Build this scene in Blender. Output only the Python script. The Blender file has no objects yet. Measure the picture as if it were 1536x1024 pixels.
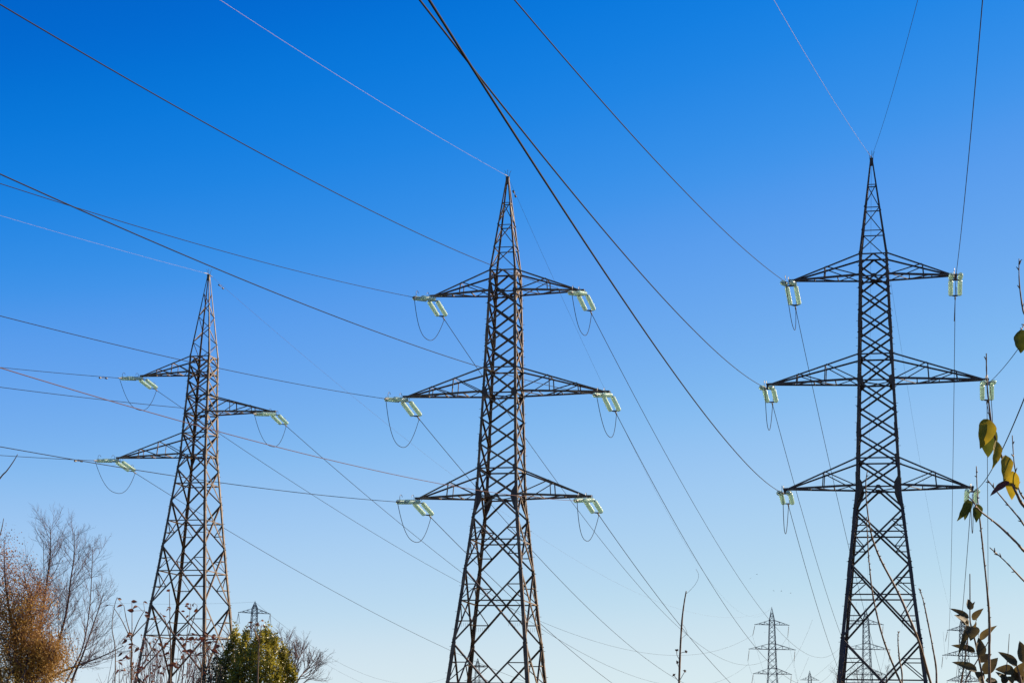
'''Power pylons, insulators and conductors under a deep blue sky, autumn shrubs along the bottom.'''
import bpy, math, random
from mathutils import Vector, Matrix, noise
R = math.radians
scene = bpy.context.scene
col = scene.collection

# ------------------------------------------------------------------ camera
CAM = Vector((0, 0, 1.7)); FPX = 2851.5; TH = 0.2155; RO = 0.0195
_r = Vector((1, 0, 0)); _u = Vector((0, -math.sin(TH), math.cos(TH))); CF = Vector((0, math.cos(TH), math.sin(TH)))
CR = _r * math.cos(RO) + _u * math.sin(RO); CU = _u * math.cos(RO) - _r * math.sin(RO)
cd = bpy.data.cameras.new('camera'); cam = bpy.data.objects.new('camera', cd); col.objects.link(cam)
cd.sensor_width = 36; cd.lens = 36 * FPX / 1536; cd.clip_start = .05; cd.clip_end = 20000
m = Matrix((CR, CU, -CF)).transposed().to_4x4(); m.translation = CAM; cam.matrix_world = m
scene.camera = cam
# ------------------------------------------------------------------ sky, sun, exposure
SUN_AZ, SUN_EL = 60, 24          # degrees right of the viewing direction, above the horizon
w = bpy.data.worlds.new('World'); scene.world = w; w.use_nodes = True
nt = w.node_tree; nt.nodes.clear()
sky = nt.nodes.new('ShaderNodeTexSky'); sky.sky_type = 'NISHITA'; sky.sun_disc = False
sky.sun_elevation = R(SUN_EL); sky.sun_rotation = R(SUN_AZ)
sky.altitude = 0; sky.air_density = .5; sky.dust_density = 0; sky.ozone_density = 4
bg = nt.nodes.new('ShaderNodeBackground'); out = nt.nodes.new('ShaderNodeOutputWorld')
# the photograph's clear polarised sky: the physical sky is graded channel by channel (same from every position)
dn = nt.nodes.new('ShaderNodeVectorMath'); dn.operation = 'SCALE'; dn.inputs['Scale'].default_value = .1
up = nt.nodes.new('ShaderNodeVectorMath'); up.operation = 'SCALE'; up.inputs['Scale'].default_value = 10
cv = nt.nodes.new('ShaderNodeRGBCurve')
GRADE = (((0, 0), (.058, .0005), (.067, .004), (.0782, .0255), (.0943, .0998), (.1206, .1991), (.1557, .3443), (.2169, .488), (.3125, .6514), (1, .95)),
         ((0, .02), (.09, .09), (.117, .132), (.1322, .1814), (.1514, .235), (.1783, .3081), (.2217, .4117), (.2789, .5425), (.3769, .67), (.5271, .7921), (1, .95)),
         ((0, .3), (.22, .5), (.2643, .6021), (.2856, .6654), (.3118, .7335), (.3474, .7885), (.4028, .8387), (.4727, .8611), (.5873, .885), (.7546, .865), (1, .9)))
for c, pts in zip(cv.mapping.curves, GRADE):
    c.points[0].location = pts[0]; c.points[1].location = pts[-1]
    for p in pts[1:-1]: c.points.new(*p)
    for p in c.points: p.handle_type = 'AUTO_CLAMPED'
cv.mapping.update()
bg.inputs['Strength'].default_value = .05
nt.links.new(sky.outputs[0], dn.inputs[0]); nt.links.new(dn.outputs[0], cv.inputs['Color'])
nt.links.new(cv.outputs[0], up.inputs[0]); nt.links.new(up.outputs[0], bg.inputs[0])
nt.links.new(bg.outputs[0], out.inputs[0])
sl = bpy.data.lights.new('sun', 'SUN'); sl.energy = 5; sl.angle = R(.5); sl.color = (1, .82, .6)
so = bpy.data.objects.new('sun', sl); col.objects.link(so)
sd = Vector((math.sin(R(SUN_AZ)) * math.cos(R(SUN_EL)), math.cos(R(SUN_AZ)) * math.cos(R(SUN_EL)), math.sin(R(SUN_EL))))
so.rotation_euler = sd.to_track_quat('Z', 'Y').to_euler()
scene.view_settings.view_transform = 'Standard'; scene.view_settings.look = 'None'
scene.view_settings.exposure = 1; scene.view_settings.gamma = 1

# ------------------------------------------------------------------ helpers
def at(px, py, dist):
    """world point seen at photo pixel (px, py), dist metres ahead of the camera"""
    return CAM + (CF + CR * ((px - 768) / FPX) + CU * ((512 - py) / FPX)) * dist

class MB:
    """collects geometry and links it as ONE mesh object"""
    def __init__(s): s.v = []; s.f = []; s.mi = []
    def box(s, p, q, a, b, da, db, o1=0.0, o2=0.0):
        """beam from p to q; section a along da, b along db, starting at offsets o1, o2"""
        p, q = Vector(p), Vector(q); n = len(s.v)
        for c in (p, q):
            for x, y in ((0, 0), (1, 0), (1, 1), (0, 1)):
                s.v.append(c + da * (o1 + a * x) + db * (o2 + b * y))
        s.f += [(n, n+3, n+2, n+1), (n+4, n+5, n+6, n+7)] + [(n+i, n+(i+1) % 4, n+4+(i+1) % 4, n+4+i) for i in range(4)]
    def angle(s, p, q, size, t, n1, n2, off=0.0):
        """rolled-steel L section, its heel on the line p-q, flanges along n1 and n2"""
        p, q = Vector(p), Vector(q); ax = (q - p).normalized()
        n1 = Vector(n1); n1 = (n1 - ax * n1.dot(ax)).normalized()
        n2 = Vector(n2); n2 = n2 - ax * n2.dot(ax); n2 = (n2 - n1 * n2.dot(n1)).normalized()
        n = len(s.v); prof = ((0, 0), (size, 0), (size, t), (t, t), (t, size), (0, size))
        for c in (p, q):
            for x, y in prof: s.v.append(c + n1 * x + n2 * (y + off))
        s.f += [(n+5, n+4, n+3, n+2, n+1, n), (n+6, n+7, n+8, n+9, n+10, n+11)]
        s.f += [(n+i, n+(i+1) % 6, n+6+(i+1) % 6, n+6+i) for i in range(6)]
    def tube(s, pts, rad, sides=6, cap=True):
        pts = [Vector(p) for p in pts]; n0 = len(s.v); N = len(pts)
        if not hasattr(rad, '__len__'): rad = [rad] * N
        t0 = (pts[1] - pts[0]).normalized()
        nrm = t0.orthogonal().normalized()
        for i, p in enumerate(pts):
            t = (pts[min(i+1, N-1)] - pts[max(i-1, 0)])
            if t.length < 1e-9: t = t0
            t.normalize(); nrm = nrm - t * nrm.dot(t)
            if nrm.length < 1e-6: nrm = t.orthogonal()
            nrm.normalize(); b = t.cross(nrm)
            for k in range(sides):
                a = 2 * math.pi * k / sides
                s.v.append(p + (nrm * math.cos(a) + b * math.sin(a)) * rad[i])
        for i in range(N - 1):
            for k in range(sides):
                a, b2 = n0 + i * sides + k, n0 + i * sides + (k + 1) % sides
                s.f.append((a, b2, b2 + sides, a + sides))
        if cap:
            s.f.append(tuple(n0 + k for k in reversed(range(sides)))); s.f.append(tuple(n0 + (N-1) * sides + k for k in range(sides)))
    def plate(s, pts, nrm, t):
        """flat polygon plate of thickness t"""
        n = len(s.v); k = len(pts); nrm = Vector(nrm).normalized()
        s.v += [Vector(p) - nrm * t / 2 for p in pts] + [Vector(p) + nrm * t / 2 for p in pts]
        s.f += [tuple(range(n + k - 1, n - 1, -1)), tuple(range(n + k, n + 2 * k))] + [(n+i, n+(i+1) % k, n+k+(i+1) % k, n+k+i) for i in range(k)]
    def lathe(s, prof, axis_p, axis_d, sides=12):
        """prof = (distance along the axis, radius)"""
        d = Vector(axis_d).normalized(); a0 = d.orthogonal().normalized(); b0 = d.cross(a0); n0 = len(s.v)
        for h, r in prof:
            for k in range(sides):
                a = 2 * math.pi * k / sides
                s.v.append(Vector(axis_p) + d * h + (a0 * math.cos(a) + b0 * math.sin(a)) * r)
        for i in range(len(prof) - 1):
            for k in range(sides):
                a, b = n0 + i * sides + k, n0 + i * sides + (k+1) % sides
                s.f.append((a, b, b + sides, a + sides))
    def quad(s, a, b, c, d): n = len(s.v); s.v += [a, b, c, d]; s.f.append((n, n+1, n+2, n+3))
    def build(s, name, mat, parent=None, smooth=False, loc=None):
        me = bpy.data.meshes.new(name)
        vs = [Vector(v) - loc for v in s.v] if loc is not None else s.v
        me.from_pydata(vs, [], s.f); me.materials.append(mat)
        if smooth: me.polygons.foreach_set('use_smooth', [True] * len(me.polygons))
        me.update(); o = bpy.data.objects.new(name, me); col.objects.link(o)
        if loc is not None: o.location = loc
        if parent is not None: o.parent = parent
        return o

def tag(o, label=None, cat=None, group=None, kind=None):
    if label: o['label'] = label
    if cat: o['category'] = cat
    if group: o['group'] = group
    if kind: o['kind'] = kind
    return o
def empty(name, loc=(0, 0, 0), rz=0):
    o = bpy.data.objects.new(name, None); o.location = loc; o.rotation_euler = (0, 0, rz); o.empty_display_size = .2
    col.objects.link(o); return o
def copy_tree(o, parent=None):
    c = o.copy(); col.objects.link(c)
    if parent is not None: c.parent = parent
    for ch in [x for x in o.children]: copy_tree(ch, c)
    return c

# ------------------------------------------------------------------ materials
def mat(name, rgb, rough=.6, metal=0., var=.0, scale=3., rgb2=None, bump=0., trans=0., spec=.5, transl=None):
    """principled surface; noise mixes rgb and rgb2 and varies the roughness"""
    m = bpy.data.materials.new(name); m.use_nodes = True; t = m.node_tree; p = t.nodes['Principled BSDF']
    p.inputs['Roughness'].default_value = rough; p.inputs['Metallic'].default_value = metal
    p.inputs['Specular IOR Level'].default_value = spec
    tc = t.nodes.new('ShaderNodeTexCoord'); nz = t.nodes.new('ShaderNodeTexNoise')
    nz.inputs['Scale'].default_value = scale; nz.inputs['Detail'].default_value = 5
    t.links.new(tc.outputs['Object'], nz.inputs['Vector'])
    rp = t.nodes.new('ShaderNodeValToRGB'); rp.color_ramp.elements[0].position = .35; rp.color_ramp.elements[1].position = .68
    rp.color_ramp.elements[0].color = (*rgb, 1); rp.color_ramp.elements[1].color = (*(rgb2 or rgb), 1)
    t.links.new(nz.outputs[0], rp.inputs[0]); t.links.new(rp.outputs[0], p.inputs['Base Color'])
    if bump:
        b = t.nodes.new('ShaderNodeBump'); b.inputs['Strength'].default_value = bump; b.inputs['Distance'].default_value = .01
        t.links.new(nz.outputs[0], b.inputs['Height']); t.links.new(b.outputs[0], p.inputs['Normal'])
    if trans: p.inputs['Transmission Weight'].default_value = trans; p.inputs['IOR'].default_value = 1.5
    if transl:
        tl = t.nodes.new('ShaderNodeBsdfTranslucent'); mx = t.nodes.new('ShaderNodeMixShader'); mx.inputs[0].default_value = transl
        t.links.new(rp.outputs[0], tl.inputs[0]); t.links.new(p.outputs[0], mx.inputs[1]); t.links.new(tl.outputs[0], mx.inputs[2])
        t.links.new(mx.outputs[0], t.nodes['Material Output'].inputs[0])
    return m
M = {}
M['steel'] = mat('weathered painted steel', (.055, .033, .018), .42, 0, rgb2=(.24, .15, .075), scale=2.4, bump=.15, spec=.3)
M['steel_shaded'] = mat('shaded painted steel', (.055, .042, .036), .55, 0, rgb2=(.10, .072, .052), scale=1.6, spec=.3)  # shade on the square-on right pylon, put into a darker steel colour
M['steel_far'] = mat('haze blue distant steel', (.015, .022, .05), .6, 0, rgb2=(.03, .038, .065), scale=.5, spec=.3)  # navy tint: haze and sky blue of the distance put into the colour
M['plate'] = mat('steel gusset plate', (.07, .052, .036), .6, 0, rgb2=(.12, .088, .06), scale=3, spec=.3)
M['wire'] = mat('weathered aluminium conductor', (.014, .013, .017), .8, 0, rgb2=(.014, .013, .017), scale=1, spec=.1)
M['wire_red'] = mat('conductor with red sun glint', (.12, .072, .075), .8, 0, rgb2=(.12, .072, .075), scale=1, spec=.1)  # red tone: sun glint and lens colour fringe put into the base colour
M['wire_sunlit'] = mat('sunlit pale earth wire', (.27, .22, .245), .6, .1, rgb2=(.27, .22, .245), scale=1)  # pale lilac: sun on the shiny wire, put into the base colour
M['glass'] = mat('green toughened glass', (.64, .84, .70), .25, 0, rgb2=(.70, .87, .72), scale=6, trans=.4, transl=.22)
M['fitting'] = mat('galvanised fitting', (.10, .09, .085), .55, .2, rgb2=(.16, .14, .12), scale=9)
M['horn'] = mat('dark arcing horn steel', (.05, .05, .055), .45, .4, rgb2=(.09, .085, .08), scale=9)
M['bark'] = mat('grey brown bark', (.10, .065, .055), .85, 0, rgb2=(.17, .115, .095), scale=14, bump=.4, spec=.2)
M['twig'] = mat('purple brown twigs', (.075, .04, .042), .8, 0, rgb2=(.13, .075, .07), scale=9, spec=.2)
M['stalk'] = mat('dry brown stalk', (.16, .09, .05), .7, 0, rgb2=(.27, .17, .10), scale=30, bump=.3, spec=.3)
M['leaf_rust'] = mat('rusty autumn leaves', (.26, .125, .04), .6, 0, rgb2=(.60, .38, .07), scale=1.1, transl=.35, spec=.3)
M['leaf_plum'] = mat('thinning purplish brown leaves', (.22, .10, .055), .6, 0, rgb2=(.42, .22, .09), scale=1.3, transl=.3, spec=.3)
M['leaf_wine'] = mat('dark red autumn leaves', (.13, .035, .025), .6, 0, rgb2=(.25, .10, .04), scale=6, transl=.25, spec=.3)
M['leaf_ever'] = mat('evergreen leaves', (.10, .10, .014), .35, 0, rgb2=(.52, .44, .055), scale=6, transl=.3, spec=.5)
M['leaf_dark'] = mat('dark evergreen leaves', (.018, .028, .018), .5, 0, rgb2=(.04, .05, .02), scale=5, transl=.1, spec=.4)
M['leaf_fresh'] = mat('olive green leaf', (.055, .075, .01), .5, 0, rgb2=(.14, .14, .018), scale=40, bump=.3, transl=.35, spec=.4)
M['leaf_gold'] = mat('yellowing leaf', (.27, .205, .014), .5, 0, rgb2=(.42, .29, .02), scale=45, bump=.3, transl=.55, spec=.3)
M['leaf_olive'] = mat('dark olive bush leaf', (.075, .056, .024), .6, 0, rgb2=(.15, .11, .038), scale=40, bump=.3, transl=.35, spec=.2)
M['seed'] = mat('dry seed head', (.20, .08, .05), .8, 0, rgb2=(.3, .15, .08), scale=80, bump=.6)
M['bird'] = mat('dark plumage', (.03, .03, .035), .7, 0, rgb2=(.06, .055, .05), scale=20)
M['field'] = mat('autumn meadow', (.045, .05, .018), .9, 0, rgb2=(.09, .075, .03), scale=.25, bump=.5, spec=.1)

# ------------------------------------------------------------------ ground
g = MB(); K = 24
for i in range(K + 1):
    for j in range(K + 1):
        x = -4000 + 8000 * i / K; y = -600 + 8000 * j / K
        g.v.append(Vector((x, y, 0)))
for i in range(K):
    for j in range(K):
        a = i * (K + 1) + j; g.f.append((a, a + K + 1, a + K + 2, a + 1))
tag(g.build('ground', M['field']), kind='structure')

# ------------------------------------------------------------------ near pylons
X3, Y3, Z3 = Vector((1, 0, 0)), Vector((0, 1, 0)), Vector((0, 0, 1))
def lerp_w(tab, z):
    for (z0, w0), (z1, w1) in zip(tab, tab[1:]):
        if z0 >= z >= z1: return w0 + (w1 - w0) * (z0 - z) / (z0 - z1)
    return tab[-1][1]
# (outward normal, along) of the four faces
FACES = ((-Y3, X3), (X3, Y3), (Y3, -X3), (-X3, -Y3))
def near_pylon(name, label, x, y, z0, yaw, T, M1, seed):
    rnd = random.Random(seed)
    root = tag(empty(name, (x, y, z0), yaw), label, 'pylon', 'three large pylons in the foreground')
    W = lambda z: lerp_w(T['w'], z)
    top = T['w'][0][0]; apz = T['apex']; bot = T['w'][-1][0]
    wsp = lambda z: .055 + (W(top) - .055) * (apz - z) / (apz - top)
    corner = lambda sx, sy, z: Vector((sx * W(z), sy * W(z), z))
    # legs: one continuous L section each, heavier towards the ground, with splice plates
    for sx in (-1, 1):
        for sy in (-1, 1):
            mb = MB(); zs = [bot] + sorted(T['legz']) + [top]
            for a, b in zip(zs, zs[1:]):
                t = (a + b) / 2; s = .115 + .08 * max(0, (T['waist'] - t) / T['waist'])
                mb.angle(corner(sx, sy, a), corner(sx, sy, b), s, .013, (-sx, 0, 0), (0, -sy, 0))
            for z in T['splice']:
                p, q = corner(sx, sy, z - .3), corner(sx, sy, z + .3)
                o = Vector((sx * .012, sy * .012, 0))
                mb.angle(p + o, q + o, .15, .012, (-sx, 0, 0), (0, -sy, 0))
            if sx * sy > 0:      # climbing bolts up two of the legs
                zz = 2.6
                while zz < top - .3:
                    c = corner(sx, sy, zz); d = Vector((sx, 0, 0)) if int(zz * 3) % 2 else Vector((0, sy, 0))
                    mb.tube([c, c + d * .085], .009, 5); zz += .38
            mb.build('leg', M1, root)
    # lattice of each face
    for k, (nrm, al) in enumerate(FACES):
        mb = MB()
        def P(u, z, inset=0.): return al * (u * W(z)) + nrm * (W(z) - inset) + Z3 * z
        def brace(u0, za, u1, zb, s, ins, t=.008):
            mb.angle(P(u0, za, ins), P(u1, zb, ins), s, t, al.cross(nrm) if abs(u0-u1) > 1e-6 else al, -nrm)
        def hor(z, s=.064, ins=.036, u0=-1, u1=1): mb.angle(P(u0, z, ins), P(u1, z, ins), s, .007, -Z3, -nrm)
        def xpan(za, zb, s): brace(-1, za, 1, zb, s, .016); brace(1, za, -1, zb, s, .026)
        for za, zb in T['X']: xpan(za, zb, T['sx'])
        for zc, zb in T['half']:   # inverted V from the middle of the horizontal at zc to the legs at zb
            brace(-.04, zc, -1, zb, T['sx'], .016); brace(.04, zc, 1, zb, T['sx'], .026)
        for z in T['hor']: hor(z)
        for za, zb, lo in T['big']:     # tall lower panels with redundant members
            xpan(za, zb, T['sb'])
            zc = za - (za - zb) * W(za) / (W(za) + W(zb)); hor(zc, .058)
            for sgn in (-1, 1):
                for top_half in ((True, False) if lo == 2 else (False,) if lo == 1 else ()):
                    zq = (za + zc) / 2 if top_half else (zb + zc) / 2
                    zn = za if top_half else zb
                    uq = sgn * .5 * (W(zn)) / W(zq)
                    uq = sgn * (1 if True else 0) * (W(zn) * .5) / W(zq)
                    hor(zq, .044, .05, sgn, uq)
                    brace(uq, zq, sgn, zc, .042, .062, .006)
        if T['spikes'] and k in (0, 2):
            for z in T['spikes']:
                for j in range(16):
                    u = -.95 + j * .06 if j < 8 else .95 - (j - 8) * .06
                    mb.tube([P(u, z - .02, .04), P(u + rnd.uniform(-.01, .01), z - .02, .04) - Z3 * rnd.uniform(.12, .2)], .006, 4)
        mb.build('face_bracing', M1, root)
        # gusset plates where the arms and diagonals meet the legs and the middle of a face
    for z, sz, tri in T['gus']:
        for k, (nrm, al) in enumerate(FACES):
            for sgn in (-1, 1):
                c = al * (sgn * W(z)) + nrm * (W(z) - .006) + Z3 * z; i = -al * sgn
                mb = MB()
                if tri: pts = [c + Z3 * sz * 1.5, c + i * sz * .62 + Z3 * sz * .45, c + i * sz * .72 - Z3 * sz * .2, c + i * sz * .45 - Z3 * sz * 1.0, c - Z3 * sz * 2.0]
                else: pts = [c + Z3 * sz * .8, c + i * sz * .75 + Z3 * sz * .5, c + i * sz * .85 - Z3 * sz * .3, c + i * sz * .3 - Z3 * sz * .85, c - Z3 * sz * .8]
                mb.plate([p + nrm * .008 for p in pts], nrm, .008); mb.build('gusset_plate', M['plate'], root)
    for z in T['midgus']:
        for nrm, al in FACES:
            c = nrm * (W(z) - .03) + Z3 * z; mb = MB()
            mb.plate([c + al * a * .11 + Z3 * b * .075 for a, b in ((-1, .4), (-.5, 1), (.5, 1), (1, .4), (1, -.4), (.5, -1), (-.5, -1), (-1, -.4))], nrm, .01)
            mb.build('gusset_plate', M['plate'], root)
    # inner plan bracing at the arm levels
    for z in T['plan']:
        mb = MB(); w_ = W(z) - .05
        mb.angle((-w_, -w_, z - .06), (w_, w_, z - .06), .045, .006, (1, -1, 0), -Z3); mb.angle((-w_, w_, z - .075), (w_, -w_, z - .075), .045, .006, (1, 1, 0), -Z3); mb.tube([(0, 0, z - .11), (0, 0, z - .05)], .06, 8)
        mb.build('plan_bracing', M1, root)
    # peak
    mb = MB()
    for sx in (-1, 1):
        for sy in (-1, 1):
            zs = [top] + T['spire'] + [apz]
            for i, (a, b) in enumerate(zip(zs, zs[1:])):
                s = .085 - .008 * i
                mb.angle((sx * wsp(a), sy * wsp(a), a), (sx * wsp(b), sy * wsp(b), b), s, .01, (-sx, 0, 0), (0, -sy, 0))
    for k, (nrm, al) in enumerate(FACES):
        def Q(u, z, ins=.014): return al * (u * wsp(z)) + nrm * (wsp(z) - ins) + Z3 * z
        zs = [top] + T['spire']
        for i, (a, b) in enumerate(zip(zs, zs[1:])):
            sgn = 1 if (k % 2 == 0) else -1
            if T['zigzag']: sgn *= 1 if i % 2 else -1
            else: mb.angle(Q(-1, b), Q(1, b), .04, .006, -Z3, -nrm)
            mb.angle(Q(-sgn, a, .024), Q(sgn, b, .024), .04, .006, Z3, -nrm)
    pk = mb.build('peak', M1, root)
    mb = MB(); a = .085
    mb.plate([(-a, -a, apz), (a, -a, apz), (a, a, apz), (-a, a, apz)], Z3, .02)
    for nrm, al in FACES: mb.plate([nrm * .066 + al * u * .075 + Z3 * (apz + v) for u, v in ((-1, -.34), (1, -.34), (1, -.012), (-1, -.012))], nrm, .01)
    for sx, sy in ((-1, 0), (1, .5), (.2, -1)):
        mb.tube([(sx * .07, sy * .07, apz), (sx * .09, sy * .09, apz + .22), (sx * .15, sy * .13, apz + .33)], .009, 5)
    mb.build('peak_cap', M['plate'], pk)
    # cross-arms
    for sgn, zu, zl, L, st in T['arms']:
        arm_root = None; tipv = Vector((sgn * L, 0, zl))
        ch = MB(); web = MB()
        tu = {}; lo = {}
        for sy in (-1, 1):
            u0 = Vector((sgn * W(zu), sy * W(zu), zu)); l0 = Vector((sgn * W(zl), sy * W(zl), zl))
            te = tipv + Vector((-.06 * sgn, sy * .07, .03)); tl = tipv + Vector((0, sy * .075, -.03))
            ch.angle(u0, te, .07, .009, (0, 0, -1), (0, -sy, 0)); ch.angle(l0, tl, .085, .01, (0, 0, 1), (0, -sy, 0))
            tu[sy] = (u0, te); lo[sy] = (l0, tl)
        U = lambda sy, t: tu[sy][0].lerp(tu[sy][1], t)
        Lw = lambda sy, t: lo[sy][0].lerp(lo[sy][1], t)
        # box at the tip
        ch.plate([tipv + Vector((dx * sgn, dy, .035)) for dx, dy in ((-.25, -.1), (.1, -.06), (.1, .06), (-.25, .1))], Z3, .05)
        ch.plate([tipv + Vector((dx * sgn, 0, dz)) for dx, dz in ((-.12, .03), (.1, .03), (.06, -.16), (-.06, -.16))], Y3, .03)
        stn = [0] + st
        for sy in (-1, 1):
            for i, t in enumerate(st):
                web.angle(Lw(sy, t), U(sy, t), .045, .006, (sgn, 0, 0), (0, -sy, 0), .012)
                web.angle(U(sy, t), Lw(sy, stn[i]), .045, .006, (0, 0, 1), (0, -sy, 0), .022)
        for i, t in enumerate(st): web.angle(U(-1, t), U(1, t), .035, .005, (sgn, 0, 0), (0, 0, -1), .01)
        ts = [.0, .24, .48, .7] if len(st) > 1 else [.0, .3, .64]
        for i, t in enumerate(ts):
            if t: web.angle(Lw(-1, t), Lw(1, t), .045, .006, (sgn, 0, 0), (0, 0, 1), .012)
            t2 = ts[i + 1] if i + 1 < len(ts) else None
            if t2: web.angle(Lw(1 if i % 2 else -1, t), Lw(-1 if i % 2 else 1, t2), .04, .006, (sgn, 0, 0), (0, 0, 1), .024)
        arm = ch.build('crossarm', M1, root); web.build('arm_bracing', M1, arm)
    return root

def tower_table(P):
    return P
Z23 = dict(
    apex=28.1366, waist=13.1188,
    w=[(23.5731, .6227), (22.5521, .6536), (19.0019, .7614), (17.8256, .7931), (14.3729, .913), (13.1188, .9539), (12.1904, 1.0513), (9.8783, 1.302), (6.6332, 1.6586), (2.65, 2.09), (-.3, 2.41)],
    legz=[2.65, 6.6332, 9.8783, 12.1904, 13.1188, 14.3729, 17.8256, 19.0019, 22.5521], splice=[2.2, 6.2, 9.5, 11.8, 15.6, 20.5],
    X=[(23.06, 22.045), (22.045, 21.03), (21.03, 20.016), (20.016, 19.0019), (19.0019, 17.8256), (17.8256, 16.675), (16.675, 15.524), (15.524, 14.3729), (14.3729, 13.1188)],
    half=[(23.5731, 23.06), (13.1188, 12.1904)],
    hor=[23.5731, 22.5521, 19.0019, 17.8256, 14.3729, 13.1188], plan=[22.5521, 17.8256, 13.1188],
    big=[(12.1904, 9.8783, 2), (9.8783, 6.6332, 2), (6.6332, 2.65, 2), (2.65, -.25, 0)],
    gus=[(23.5731, .12, 0), (22.5521, .2, 0), (19.0019, .22, 0), (17.8256, .3, 0), (14.3729, .24, 0), (13.1188, .42, 1), (12.19, .16, 0), (9.878, .15, 0), (6.633, .15, 0)],
    midgus=[22.5521, 13.09], sx=.078, sb=.078, spikes=[7.45], spire=[24.6617, 25.772, 26.8694], zigzag=False)
T2 = dict(Z23); T2['arms'] = [(-1, 23.5731, 22.5521, 3.505, [.5]), (1, 23.5731, 22.5521, 3.6, [.47]), (-1, 19.0019, 17.8256, 4.655, [.38, .68]), (1, 19.0019, 17.8256, 4.816, [.36, .68]), (-1, 14.3729, 13.1188, 3.93, [.48]), (1, 14.3729, 13.1188, 4.031, [.46])]
T3 = dict(Z23); T3['arms'] = [(-1, 23.5731, 22.5521, 3.69, [.5]), (1, 23.5731, 22.5521, 3.5255, [.52]), (-1, 19.0019, 17.8256, 4.735, [.36, .68]), (1, 19.0019, 17.8256, 4.7195, [.37, .68]), (-1, 14.3729, 13.1188, 4.04, [.46]), (1, 14.3729, 13.1188, 3.93, [.5])]
T1 = dict(
    apex=28.7517, waist=18.1381,
    w=[(23.8577, .6227), (22.9018, .6465), (21.5638, .6843), (20.544, .7293), (19.3994, .7744), (18.1381, .8183), (17.3472, .8922), (15.5022, 1.0767), (12.9719, 1.3274), (9.7383, 1.6693), (5.75, 2.08), (2.3, 2.43), (-.2, 2.68)],
    legz=[2.3, 5.75, 9.7383, 12.9719, 15.5022, 17.3472, 18.1381, 19.3994, 20.544, 21.5638, 22.9018], splice=[5.4, 9.4, 12.6, 15.2, 20.0],
    X=[(23.38, 22.456), (22.456, 21.5638), (21.5638, 20.544), (20.544, 19.3994), (19.3994, 18.1381), (17.3472, 15.5022)],
    half=[(23.8577, 23.38), (18.1381, 17.3472)], hor=[23.8577, 22.9018, 21.5638, 20.544, 19.3994, 18.1381, 16.5],
    plan=[22.9018, 20.544, 18.1381], big=[(15.5022, 12.9719, 1), (12.9719, 9.7383, 2), (9.7383, 5.75, 2), (5.75, 2.3, 0), (2.3, -.2, 0)],
    gus=[(23.8577, .12, 0), (22.9018, .18, 0), (21.5638, .2, 0), (20.544, .22, 0), (19.3994, .2, 0), (18.1381, .3, 1), (17.3472, .15, 0), (15.5, .14, 0), (12.97, .14, 0), (9.74, .15, 0)],
    midgus=[22.9018], sx=.074, sb=.082, spikes=[10.7], spire=[24.65, 25.45, 26.2, 26.9, 27.6], zigzag=True,
    arms=[(-1, 23.8577, 22.9018, 3.917, [.36, .68]), (1, 21.5638, 20.544, 4.518, [.33, .66]), (-1, 19.3994, 18.1381, 5.12, [.36, .66])])
PY = dict(P1=(-17.6861, 107.1319, 0, -.2866, T1), P2=(-.3505, 85, 0, -.2365, T2), P3=(16.0945, 82.1662, .3397, -.2182, T3))
near_pylon('pylon', 'large rusty brown lattice pylon on the left with only three arms', *PY['P1'], M['steel'], 1)
near_pylon('pylon', 'large brown lattice pylon with six arms in the middle of the picture', *PY['P2'], M['steel'], 2)
near_pylon('pylon', 'large dark lattice pylon with six arms on the right, seen square on', *PY['P3'], M['steel_shaded'], 3)

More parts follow.
